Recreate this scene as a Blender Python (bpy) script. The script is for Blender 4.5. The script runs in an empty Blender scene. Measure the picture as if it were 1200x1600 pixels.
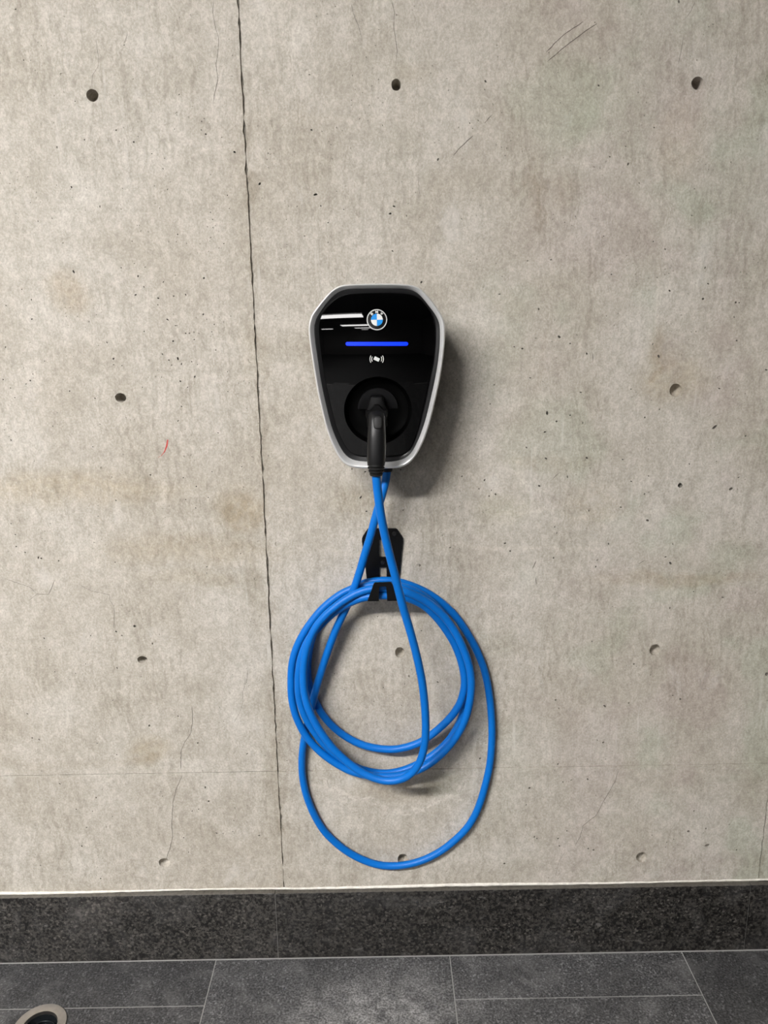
import bpy, bmesh, math, random
import numpy as np
from mathutils import Vector, Matrix
from mathutils.geometry import delaunay_2d_cdt

rnd = random.Random(7)
SC = bpy.context.scene
COL = SC.collection

# ------------------------------------------------------------------ camera
CAM = np.array([-0.0405, -1.6741, 1.5735])
RIGHT = np.array([0.99987, -0.00742, -0.0143])
UP = np.array([0.01563, 0.23256, 0.97246])
BACK = np.array([-0.00389, -0.97255, 0.23265])
FPX = 1200.0
cd = bpy.data.cameras.new('camera')
cam = bpy.data.objects.new('camera', cd)
COL.objects.link(cam)
cd.sensor_fit = 'VERTICAL'
cd.sensor_height = 36.0
cd.lens = 36.0 * FPX / 1600.0
cd.clip_start = 0.01
cam.matrix_world = Matrix(((RIGHT[0], UP[0], BACK[0], CAM[0]), (RIGHT[1], UP[1], BACK[1], CAM[1]),
                           (RIGHT[2], UP[2], BACK[2], CAM[2]), (0, 0, 0, 1)))
SC.camera = cam

# ------------------------------------------------------------------ world, exposure
w = bpy.data.worlds.new('world')
SC.world = w
w.use_nodes = True
w.node_tree.nodes['Background'].inputs[0].default_value = (0.9, 0.95, 1.0, 1)
w.node_tree.nodes['Background'].inputs[1].default_value = 0.008
SC.view_settings.view_transform = 'Standard'
SC.view_settings.look = 'None'
SC.view_settings.gamma = 1.0
SC.view_settings.use_curve_mapping = False
SC.view_settings.exposure = 1.46
LAMP_COLOR = (1.0, 0.978, 0.965)
#            name-label, centre x, y, length, width, strength
LAMPS = [('long narrow white ceiling strip lamp nearest the charger wall', -2.35, -3.35, 2.6, 0.24, 100.0),
         ('broad white ceiling strip lamp of the second row from the charger wall', -2.1, -6.38, 2.8, 0.82, 6.4),
         ('broad white ceiling strip lamp of the third row from the charger wall', -1.6, -10.3, 2.45, 0.75, 6.4),
         ('slim white ceiling strip lamp of the fourth row from the charger wall', -1.15, -12.5, 1.8, 0.36, 6.4),
         ('slim white ceiling strip lamp beside the left wall, level with the fourth row', -5.0, -12.8, 1.2, 0.36, 6.4),
         ('small white ceiling strip lamp farthest from the charger wall', -1.25, -14.3, 0.7, 0.36, 3.5)]
LAMP_Z = 2.78
LAMP_NEAR_Z = 3.70


def ray(px, py):
    return RIGHT * ((px - 600) / FPX) - UP * ((py - 800) / FPX) - BACK


def P(px, py, Y=0.0):
    """point of the plane at depth Y (wall face is Y=0) seen at a measured spot"""
    d = ray(px, py)
    return CAM + d * ((Y - CAM[1]) / d[1])


def F(px, py, z=0.0):
    d = ray(px, py)
    return CAM + d * ((z - CAM[2]) / d[2])


# ------------------------------------------------------------------ scene-graph helpers
def obj(name, me, mat=None, parent=None, smooth=False, label=None):
    o = bpy.data.objects.new(name, me)
    COL.objects.link(o)
    if mat is not None and not me.materials:
        me.materials.append(mat)
    if parent is not None:
        o.parent = parent
    if smooth:
        for p in me.polygons:
            p.use_smooth = True
    if label:
        o['label'] = label
    return o


def root(name, label, cat, loc, group=None):
    o = bpy.data.objects.new(name, None)
    COL.objects.link(o)
    o.empty_display_size = 0.05
    o['label'] = label
    o['category'] = cat
    if group:
        o['group'] = group
    return o


def mesh(name, v, f):
    me = bpy.data.meshes.new(name)
    me.from_pydata([tuple(float(c) for c in q) for q in v], [], [tuple(int(i) for i in q) for q in f])
    me.update()
    return me


def bm_mesh(name, bm, recalc=True):
    if recalc:
        bmesh.ops.recalc_face_normals(bm, faces=bm.faces[:])
    me = bpy.data.meshes.new(name)
    bm.to_mesh(me)
    bm.free()
    return me


def box_mesh(name, a, b, bevel=0.0, seg=2):
    bm = bmesh.new()
    m = Matrix.Translation(((a[0] + b[0]) / 2, (a[1] + b[1]) / 2, (a[2] + b[2]) / 2)) @ \
        Matrix.Diagonal((abs(b[0] - a[0]), abs(b[1] - a[1]), abs(b[2] - a[2]), 1))
    bmesh.ops.create_cube(bm, size=1, matrix=m)
    if bevel:
        bmesh.ops.bevel(bm, geom=bm.edges[:], offset=bevel, segments=seg, affect='EDGES', profile=0.5)
    return bm_mesh(name, bm)


def auto_smooth(o, deg=35):
    for p in o.data.polygons:
        p.use_smooth = True
    bm = bmesh.new()
    bm.from_mesh(o.data)
    for e in bm.edges:
        if len(e.link_faces) == 2 and e.calc_face_angle(0) > math.radians(deg):
            e.smooth = False
    bm.to_mesh(o.data)
    bm.free()


def loft(rings, close=True, cap0=False, cap1=False):
    n = len(rings[0])
    v = [p for r in rings for p in r]
    f = []
    for i in range(len(rings) - 1):
        for k in range(n if close else n - 1):
            a, b = i * n + k, i * n + (k + 1) % n
            f.append((a, b, b + n, a + n))
    if cap0:
        f.append(tuple(range(n))[::-1])
    if cap1:
        f.append(tuple((len(rings) - 1) * n + k for k in range(n)))
    return v, f


def fix(name, v, f):
    bm = bmesh.new()
    vs = [bm.verts.new(tuple(float(c) for c in q)) for q in v]
    for q in f:
        try:
            bm.faces.new([vs[i] for i in q])
        except ValueError:
            pass
    bmesh.ops.remove_doubles(bm, verts=bm.verts[:], dist=1e-6)
    return bm_mesh(name, bm)


def catmull(pts, per=8, closed=False):
    pts = [np.array(p, float) for p in pts]
    n = len(pts)
    out = []
    for i in range(n if closed else n - 1):
        g = (lambda k: pts[k % n]) if closed else (lambda k: pts[min(max(k, 0), n - 1)])
        p0, p1, p2, p3 = g(i - 1), g(i), g(i + 1), g(i + 2)
        for k in range(per):
            t = k / per
            out.append(0.5 * (2 * p1 + (p2 - p0) * t + (2 * p0 - 5 * p1 + 4 * p2 - p3) * t * t + (3 * p1 - p0 - 3 * p2 + p3) * t ** 3))
    if not closed:
        out.append(pts[-1])
    return np.array(out)


def resample(pts, step):
    d = np.concatenate([[0], np.cumsum(np.linalg.norm(np.diff(pts, axis=0), axis=1))])
    n = max(2, int(d[-1] / step) + 1)
    s = np.linspace(0, d[-1], n)
    return np.stack([np.interp(s, d, pts[:, k]) for k in range(3)], 1)


def tube(pts, rad, sides=14, caps=True):
    n = len(pts)
    rad = np.broadcast_to(np.array(rad, float), (n,))
    T = np.gradient(pts, axis=0)
    T /= np.linalg.norm(T, axis=1)[:, None]
    u = np.cross(T[0], [0, 0, 1.0])
    if np.linalg.norm(u) < 0.1:
        u = np.cross(T[0], [1.0, 0, 0])
    u /= np.linalg.norm(u)
    rings = []
    for i in range(n):
        u = u - T[i] * u.dot(T[i])
        u /= np.linalg.norm(u)
        v = np.cross(T[i], u)
        rings.append([pts[i] + rad[i] * (math.cos(a) * u + math.sin(a) * v) for a in np.linspace(0, 2 * math.pi, sides, endpoint=False)])
    return loft(rings, True, caps, caps)


def cdt(outline, holes, extra=()):
    """triangulate a 2-D outline with holes; returns (verts2d, triangles)"""
    v, faces = [], []
    for poly in [outline] + list(holes):
        area = sum(poly[k - 1][0] * poly[k][1] - poly[k][0] * poly[k - 1][1] for k in range(len(poly)))
        poly = list(poly) if area > 0 else list(poly)[::-1]
        faces.append(list(range(len(v), len(v) + len(poly))))
        v += [Vector((float(p[0]), float(p[1]))) for p in poly]
    v += [Vector((float(p[0]), float(p[1]))) for p in extra]
    vo, eo, fo, ov, oe, of = delaunay_2d_cdt(v, [], faces, 1, 1e-7)
    tris = []
    for f, src in zip(fo, of):
        if 0 in src and all(s == 0 for s in src):
            tris.append(f)
    return [(p[0], p[1]) for p in vo], tris


def circle(cx, cy, r, n=24, jit=0.0, ry=None):
    ry = ry or r
    return [(cx + r * (1 + jit * (rnd.random() - .5)) * math.cos(2 * math.pi * k / n),
             cy + ry * (1 + jit * (rnd.random() - .5)) * math.sin(2 * math.pi * k / n)) for k in range(n)]


# ------------------------------------------------------------------ material helpers
class NT:
    def __init__(self, name):
        self.m = bpy.data.materials.new(name)
        self.m.use_nodes = True
        self.t = self.m.node_tree
        self.t.nodes.clear()
        self.out = self.t.nodes.new('ShaderNodeOutputMaterial')
        self.b = self.t.nodes.new('ShaderNodeBsdfPrincipled')
        self.t.links.new(self.b.outputs[0], self.out.inputs[0])
        self.co = self.t.nodes.new('ShaderNodeTexCoord').outputs['Object']

    def put(self, sock, val):
        if hasattr(val, 'is_output'):
            self.t.links.new(val, sock)
        elif val is not None:
            sock.default_value = val

    def math(self, op, a, b=None, c=None, clamp=False):
        n = self.t.nodes.new('ShaderNodeMath')
        n.operation = op
        n.use_clamp = clamp
        for s, x in zip(n.inputs, (a, b, c)):
            self.put(s, x)
        return n.outputs[0]

    def vmath(self, op, a, b=None, out=0):
        n = self.t.nodes.new('ShaderNodeVectorMath')
        n.operation = op
        self.put(n.inputs[0], a)
        if b is not None:
            self.put(n.inputs[1], b)
        return n.outputs[out]

    def scale(self, co, s):
        return self.vmath('MULTIPLY', co, s)

    def noise(self, co, scale, detail=4, rough=0.55, dist=0.0, color=False):
        n = self.t.nodes.new('ShaderNodeTexNoise')
        self.put(n.inputs['Vector'], co)
        n.inputs['Scale'].default_value = scale
        n.inputs['Detail'].default_value = detail
        n.inputs['Roughness'].default_value = rough
        n.inputs['Distortion'].default_value = dist
        return n.outputs['Color' if color else 0]

    def voronoi(self, co, scale, feature='F1', out=0, rand=1.0):
        n = self.t.nodes.new('ShaderNodeTexVoronoi')
        n.feature = feature
        self.put(n.inputs['Vector'], co)
        n.inputs['Scale'].default_value = scale
        n.inputs['Randomness'].default_value = rand
        return n.outputs[out]

    def rng(self, x, a, b, c=0.0, d=1.0, smooth=True):
        n = self.t.nodes.new('ShaderNodeMapRange')
        n.interpolation_type = 'SMOOTHSTEP' if smooth else 'LINEAR'
        self.put(n.inputs[0], x)
        for i, q in enumerate((a, b, c, d)):
            n.inputs[i + 1].default_value = q
        return n.outputs[0]

    def mix(self, fac, a, b, mode='MIX'):
        n = self.t.nodes.new('ShaderNodeMix')
        n.data_type = 'RGBA'
        n.blend_type = mode
        self.put(n.inputs[0], fac)
        self.put(n.inputs[6], a if hasattr(a, 'is_output') else (*a[:3], 1))
        self.put(n.inputs[7], b if hasattr(b, 'is_output') else (*b[:3], 1))
        return n.outputs[2]

    def bump(self, h, strength=0.3, dist=0.001):
        n = self.t.nodes.new('ShaderNodeBump')
        n.inputs['Strength'].default_value = strength
        n.inputs['Distance'].default_value = dist
        self.put(n.inputs['Height'], h)
        self.t.links.new(n.outputs[0], self.b.inputs['Normal'])

    def base(self, col, rough=0.5, metal=0.0, spec=None):
        self.put(self.b.inputs['Base Color'], col if hasattr(col, 'is_output') else (*col[:3], 1))
        self.put(self.b.inputs['Roughness'], rough)
        self.b.inputs['Metallic'].default_value = metal
        if spec is not None:
            self.b.inputs['Specular IOR Level'].default_value = spec
        return self


def plain(name, col, rough=0.5, metal=0.0, spec=None, vary=0.06, scale=60):
    n = NT(name)
    k = n.noise(n.co, scale, 3)
    c = n.mix(n.rng(k, .3, .7), [x * (1 - vary) for x in col], [min(1, x * (1 + vary)) for x in col])
    n.base(c, rough, metal, spec)
    return n.m


def concrete(name):
    n = NT(name)
    co = n.co
    warp = n.vmath('MULTIPLY', n.vmath('SUBTRACT', n.noise(co, 6, 5, .6, color=True), (.5, .5, .5)), (.10, .10, .10))
    cw = n.vmath('ADD', co, warp)
    c = n.mix(n.rng(n.noise(co, 2.2, 3), .3, .7), (.475, .440, .385), (.525, .497, .447))
    # cloudy mottling
    c = n.mix(n.rng(n.noise(cw, 9, 5, .65), .36, .66), n.mix(1, c, (.88, .872, .855), 'MULTIPLY'), c)
    ws = n.vmath('MULTIPLY', n.vmath('SUBTRACT', n.noise(co, 40, 3, .6, color=True), (.5, .5, .5)), (.012, .012, .012))
    cf = n.vmath('ADD', co, ws)
    mul = lambda x, k: n.mix(1, x, k, 'MULTIPLY')
    c = n.mix(n.rng(n.noise(n.scale(cf, (1, 1, .8)), 24, 6, .62), .34, .66), mul(c, (.905, .898, .882)), mul(c, (1.04, 1.04, 1.04)))
    c = n.mix(n.rng(n.noise(n.scale(cf, (1, 1, .65)), 85, 5, .7), .34, .66), mul(c, (.885, .88, .865)), mul(c, (1.075, 1.075, 1.075)))
    c = n.mix(n.rng(n.noise(n.scale(cf, (1, 1, .8)), 240, 4, .75), .32, .68), mul(c, (.82, .812, .795)), mul(c, (1.12, 1.12, 1.12)))
    # grime that seeped along the vertical form joint
    sx = n.t.nodes.new('ShaderNodeSeparateXYZ')
    n.put(sx.inputs[0], cw)
    for jx in (-.3012, .9030):
        dj = n.math('ABSOLUTE', n.math('SUBTRACT', sx.outputs[0], jx))
        gk = n.math('MULTIPLY', n.rng(dj, .030, .0), n.rng(n.noise(n.scale(co, (1, 1, .35)), 26, 5, .7), .42, .66))
        c = n.mix(n.math('MULTIPLY', gk, .75), c, mul(c, (.74, .71, .66)))
    # vertical form-board streaks
    st = n.noise(n.scale(cw, (95, 95, 3.0)), 1.0, 4, .6)
    amt = n.rng(n.noise(co, 3.1, 3), .40, .58)
    c = n.mix(n.math('MULTIPLY', amt, n.rng(st, .48, .64)), c, n.mix(1, c, (.84, .83, .81), 'MULTIPLY'))
    st2 = n.noise(n.scale(n.vmath('ADD', co, (3.3, 0, 1.7)), (60, 60, 4.0)), 1.0, 3, .5)
    c = n.mix(n.math('MULTIPLY', n.rng(n.noise(co, 4.3, 3), .52, .66), n.math('MULTIPLY', n.rng(st2, .58, .72), .55)), c, (.62, .60, .55))
    # lime bloom
    c = n.mix(n.math('MULTIPLY', n.rng(n.noise(n.scale(cw, (1, 1, .55)), 13, 6, .7), .57, .74), .38), c, (.64, .62, .58))
    # faint grey-green / mauve lamp tint and camera noise painted over the right side
    tint = n.noise(n.vmath('ADD', co, (7.0, 2.0, 1.0)), 4.5, 3, .5)
    side = n.rng(n.vmath('DOT_PRODUCT', co, (1, 0, .12), out=1), .1, .75)
    c = n.mix(n.math('MULTIPLY', side, n.rng(tint, .52, .62)), c, n.mix(1, c, (.915, .965, .925), 'MULTIPLY'))
    c = n.mix(n.math('MULTIPLY', side, n.rng(tint, .48, .38)), c, n.mix(1, c, (.965, .935, .955), 'MULTIPLY'))
    # stains with a place of their own: px, py, rx, ry (metres), colour, strength
    grit = n.rng(n.noise(cw, 42, 5, .7), .30, .62)
    for px, py, rx, rz, colr, s in STAINS:
        q = P(px, py)
        d = n.vmath('MULTIPLY', n.vmath('SUBTRACT', cw, tuple(q)), (1 / rx, 0, 1 / rz))
        k = n.rng(n.vmath('LENGTH', d, out=1), 1.0, .25)
        k = n.math('MULTIPLY', n.math('MULTIPLY', k, s), n.math('ADD', n.math('MULTIPLY', grit, .6), .4))
        c = n.mix(k, c, n.mix(1, c, colr, 'MULTIPLY'))
    # crusty bloom line below the coil
    q = P(622, 1178)
    d = n.vmath('LENGTH', n.vmath('MULTIPLY', n.vmath('SUBTRACT', n.vmath('ADD', co, n.scale(warp, (1.2, 0, 1.2))), tuple(q)), (1 / .205, 0, 1 / .155)), out=1)
    band = n.math('MULTIPLY', n.rng(d, .86, .97), n.rng(d, 1.09, .99))
    sep = n.t.nodes.new('ShaderNodeSeparateXYZ')
    n.put(sep.inputs[0], co)
    band = n.math('MULTIPLY', band, n.rng(sep.outputs[2], .53, .49))
    crust = n.math('MULTIPLY', band, n.rng(n.noise(cw, 75, 4, .7), .44, .60))
    c = n.mix(n.math('MULTIPLY', crust, .70), c, (.66, .62, .55))
    # fine pores
    vo = n.voronoi(cf, 85, 'F1')
    ds = n.noise(co, 11, 3)
    pore = n.math('MULTIPLY', n.rng(vo, .13, .07), n.rng(ds, .52, .60))
    c = n.mix(n.math('MULTIPLY', pore, .75), c, (.16, .145, .12))
    n.base(c, .82, 0, .3)
    h = n.math('ADD', n.math('MULTIPLY', n.noise(co, 260, 5, .7), .35), n.math('MULTIPLY', n.noise(cf, 55, 5, .6), .6))
    h = n.math('ADD', h, n.math('MULTIPLY', st, .35))
    h = n.math('ADD', h, n.math('MULTIPLY', crust, .6))
    h = n.math('SUBTRACT', h, n.math('MULTIPLY', pore, 1.2))
    n.bump(h, .60, .0024)
    return n.m


def granite(name, dark, light, warm, scale=1.0, rough=.5, dusty=0.0, fac=1.0):
    n = NT(name)
    co = n.co
    a = n.noise(co, 330 * scale, 4, .7)
    c = n.mix(n.rng(a, .42, .60), dark, light)
    c = n.mix(n.math('MULTIPLY', n.rng(n.noise(co, 130 * scale, 4, .7), .55, .75), .5), c, warm)
    sp = n.voronoi(co, 420 * scale, 'F1', 1)
    lum = n.t.nodes.new('ShaderNodeSeparateColor')
    n.put(lum.inputs[0], sp)
    c = n.mix(n.math('MULTIPLY', n.rng(lum.outputs[0], .90, .97), .5), c, [min(1, x * 2.6) for x in light])
    big = n.rng(n.noise(co, 7, 5, .6), .35, .68)
    c = n.mix(big, n.mix(1, c, (.82, .82, .82), 'MULTIPLY'), n.mix(1, c, (1.15, 1.15, 1.15), 'MULTIPLY'))
    if fac == 1:
        ge = n.t.nodes.new('ShaderNodeNewGeometry').outputs['Normal']
        upf = n.rng(n.vmath('DOT_PRODUCT', ge, (0, 0, 1), out=1), .75, .95)
        c = n.mix(n.math('MULTIPLY', upf, n.rng(n.noise(co, 120, 4, .7), .25, .65, .35, .8)), c, (.17, .155, .13))
    if fac == 1:
        # wiped dust smear on the plinth under the cable loop
        q = P(625, 1408, -.017)
        d = n.vmath('LENGTH', n.vmath('MULTIPLY', n.vmath('SUBTRACT', n.vmath('ADD', co, n.vmath('MULTIPLY', n.noise(co, 14, 3, .6, color=True), (.05, 0, .02))), tuple(q + np.array([.025, 0, .01]))), (1 / .16, 0, 1 / .030)), out=1)
        c = n.mix(n.math('MULTIPLY', n.rng(d, 1.0, .2), n.rng(n.noise(co, 45, 4, .7), .35, .7, .05, .45)), c, (.14, .138, .135))
    if dusty:
        # dry dust on the stone in front of the charger, and scuffs
        k = n.math('MULTIPLY', n.rng(n.noise(co, 9, 6, .7, 1.0), .46, .72), dusty)
        c = n.mix(k, c, (.26, .255, .25))
        scr = n.noise(n.scale(co, (25, 200, 60)), 1.0, 3, .5)
        c = n.mix(n.math('MULTIPLY', n.rng(scr, .66, .76), .22 * fac), c, (.4, .39, .37))
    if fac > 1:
        # paler mottled patch in the floor below the charger
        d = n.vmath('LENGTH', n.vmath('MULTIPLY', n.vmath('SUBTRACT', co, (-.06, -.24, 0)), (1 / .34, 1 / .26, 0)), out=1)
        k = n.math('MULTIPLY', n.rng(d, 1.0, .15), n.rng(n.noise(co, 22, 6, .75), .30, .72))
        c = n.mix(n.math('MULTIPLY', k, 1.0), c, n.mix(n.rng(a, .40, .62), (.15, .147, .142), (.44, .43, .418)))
        pass
    # multiplied by the object colour set for each piece
    c = n.mix(1, c, n.t.nodes.new('ShaderNodeObjectInfo').outputs['Color'], 'MULTIPLY')
    n.base(c, n.rng(n.noise(co, 40, 4), .3, .7, rough - .07, rough + .1), 0, .45)
    n.bump(a, .25, .0008)
    return n.m


STAINS = [
    (110, 765, .34, .055, (.91, .86, .78), .9), (378, 795, .075, .07, (.80, .73, .62), .95), (300, 860, .30, .05, (.92, .88, .81), .8),
    (398, 930, .035, .16, (.80, .78, .74), .9), (425, 1180, .045, .25, (.88, .87, .84), .7), (232, 1175, .075, .06, (.88, .83, .74), .9),
    (105, 455, .07, .06, (.91, .85, .78), .9), (60, 1250, .20, .10, (.90, .89, .87), .8), (170, 1190, .40, .022, (.86, .84, .81), .8),
    (1050, 590, .10, .085, (.88, .84, .77), .95), (1060, 905, .26, .022, (.86, .81, .74), .9), (745, 290, .16, .05, (.90, .89, .87), .9),
    (960, 180, .14, .11, (.93, .97, .93), .9), (1020, 60, .20, .10, (.92, .92, .91), .9), (1060, 215, .07, .12, (.92, .88, .83), .8),
    (1150, 330, .12, .22, (.92, .95, .93), .8), (838, 295, .035, .10, (.86, .83, .78), .7), (880, 290, .03, .06, (.88, .86, .82), .8),
    (560, 790, .09, .05, (.87, .85, .80), .9), (700, 1225, .09, .05, (.86, .89, .84), .8), (610, 1235, .20, .04, (.86, .83, .79), .9),
    (160, 205, .06, .05, (.90, .89, .88), .8), (640, 112, .07, .03, (.86, .84, .80), .9), (1175, 1240, .05, .16, (.86, .86, .82), .8),
    (1150, 1350, .09, .05, (.86, .85, .83), .9), (930, 780, .10, .07, (.91, .88, .83), .8), (790, 800, .10, .05, (.94, .94, .88), .7),
    (440, 30, .10, .16, (1.09, 1.09, 1.09), .8), (70, 610, .08, .10, (1.09, 1.09, 1.10), .8), (570, 1060, .16, .14, (1.05, 1.05, 1.05), .7),
    (1060, 1150, .12, .05, (.92, .91, .90), .7), (400, 560, .05, .08, (.92, .90, .86), .8), (390, 1330, .12, .05, (.92, .91, .89), .8),
    (640, 640, .6, .02, (1.04, 1.04, 1.04), .6), (600, 180, .45, .012, (1.07, 1.07, 1.07), .8), (200, 762, .5, .012, (1.06, 1.06, 1.05), .8),
    (800, 856, .55, .007, (1.10, 1.10, 1.10), .9), (930, 803, .35, .007, (1.10, 1.10, 1.09), .8), (1022, 470, .010, .13, (1.10, 1.10, 1.10), .9),
    (808, 740, .020, .06, (1.10, 1.10, 1.09), .9), (1000, 740, .025, .06, (1.09, 1.09, 1.09), .9), (860, 720, .16, .025, (.88, .86, .82), .9),
    (790, 480, .06, .05, (.91, .89, .86), .9), (560, 860, .14, .010, (1.09, 1.09, 1.08), .9), (1025, 560, .02, .09, (.84, .79, .72), .9),
    (845, 560, .012, .12, (.90, .88, .85), .8), (870, 430, .10, .03, (.91, .90, .88), .8), (540, 1290, .10, .03, (1.07, 1.07, 1.06), .8),
    (300, 905, .16, .025, (.90, .88, .83), .9), (120, 880, .14, .02, (1.07, 1.07, 1.07), .8), (640, 400, .25, .05, (1.05, 1.05, 1.05), .7),
]

M = {}
M['concrete'] = concrete('cast_concrete')
M['pore'] = plain('pore_shade', (.17, .155, .13), .9)  # insides of pits and cracks: their shade put into the colour
M['filler'] = plain('dark_joint_mortar', (.17, .155, .13), .9, vary=.3, scale=150)
M['plaster'] = plain('grey_plaster', (.16, .155, .15), .8)
M['dark_ceiling'] = plain('dark_ceiling_paint', (.10, .10, .10), .9)
n_ = NT('pale_grout_and_asphalt_lane')
sy_ = n_.t.nodes.new('ShaderNodeSeparateXYZ')
n_.put(sy_.inputs[0], n_.co)
gr_ = n_.noise(n_.co, 220, 3)
n_.base(n_.mix(n_.rng(sy_.outputs[1], -4.40, -4.39), n_.mix(gr_, (.012, .012, .012), (.03, .03, .03)), n_.mix(gr_, (.25, .245, .23), (.35, .345, .33))), .85)
M['bed'] = n_.m
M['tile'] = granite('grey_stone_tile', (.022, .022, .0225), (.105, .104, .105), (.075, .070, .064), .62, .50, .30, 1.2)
M['slab'] = granite('dark_granite', (.0030, .0028, .0025), (.066, .061, .054), (.045, .036, .028), .45, .48, .12)
M['core'] = plain('mortar', (.22, .21, .20), .9)
M['sealant'] = plain('white_sealant', (.66, .63, .57), .6, vary=.12, scale=90)
M['silver'] = plain('satin_silver', (.88, .88, .87), .32, .62, vary=.03)
M['dark_frame'] = plain('dark_grey_plastic', (.010, .010, .0105), .36, 0, .4)
M['housing'] = plain('grey_housing_plastic', (.06, .06, .062), .5)
M['gloss'] = plain('black_gloss_glass', (.0005, .0005, .0006), .02, 0, .62, vary=.02)
M['recess'] = plain('black_recess_plastic', (.001, .001, .001), .35, 0, .12)
M['socket'] = plain('charcoal_socket_plastic', (.0018, .0018, .0022), .6, 0, .2)
M['plug'] = plain('black_plug_plastic', (.0045, .0045, .0048), .42, 0, .32)
M['head'] = plain('matt_black_plug_head', (.0015, .0015, .0016), .55, 0, .12)
M['rubber'] = plain('black_rubber', (.012, .012, .0118), .55, 0, .3)
M['cable'] = plain('blue_cable_sheath', (.0004, .133, .50), .42, 0, .28, vary=.03, scale=25)
M['hook'] = plain('black_powder_coat', (.002, .002, .0022), .38, 0, .3)
M['screw'] = plain('blackened_screw', (.05, .05, .05), .35, .8)
M['grey_print'] = plain('pale_grey_print', (.46, .46, .45), .4, vary=.01)
M['white'] = plain('white_print', (.64, .65, .63), .4, vary=.01)
M['logo_blue'] = plain('light_blue_enamel', (.005, .235, .65), .3, vary=.02)
M['black_print'] = plain('black_enamel', (.002, .002, .002), .2, vary=.02)
M['red'] = plain('red_paint', (.45, .045, .035), .7)
M['steel'] = plain('brushed_steel', (.60, .56, .52), .33, 1.0, vary=.08, scale=40)
M['lens'] = plain('dark_reflector', (.02, .024, .027), .16, .6)
n_ = NT('blue_light_bar')
n_.base((.0, .02, .2), .3)
n_.b.inputs['Emission Color'].default_value = (.002, .014, 1.0, 1)
n_.b.inputs['Emission Strength'].default_value = 1.0
M['led'] = n_.m
n_ = NT('lamp_diffuser_light')
n_.base((.8, .8, .8), .5)
n_.b.inputs['Emission Color'].default_value = (*LAMP_COLOR, 1)
M['lamp_metal'] = plain('white_lamp_metal', (.7, .7, .7), .4)

# ------------------------------------------------------------------ the room
X0, X1, Y0, ZC = -6.5, 5.5, -15.5, 3.9


def structure(name, me, mat, parent=None):
    o = obj(name, me, mat, parent)
    if parent is None:
        o['kind'] = 'structure'
    return o


wall = structure('wall_back', box_mesh('wall_back', (X0, .042, -.02), (X1, .20, ZC)), M['concrete'])
structure('wall_left', box_mesh('wall_left', (X0 - .2, Y0, -.02), (X0, .20, ZC)), M['plaster'])
structure('wall_right', box_mesh('wall_right', (X1, Y0, -.02), (X1 + .2, .20, ZC)), M['plaster'])
structure('wall_front', box_mesh('wall_front', (X0 - .2, Y0 - .2, -.02), (X1 + .2, Y0, ZC)), M['plaster'])
structure('ceiling', box_mesh('ceiling', (X0 - .2, Y0 - .2, ZC), (X1 + .2, .20, ZC + .2)), M['dark_ceiling'])

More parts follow.
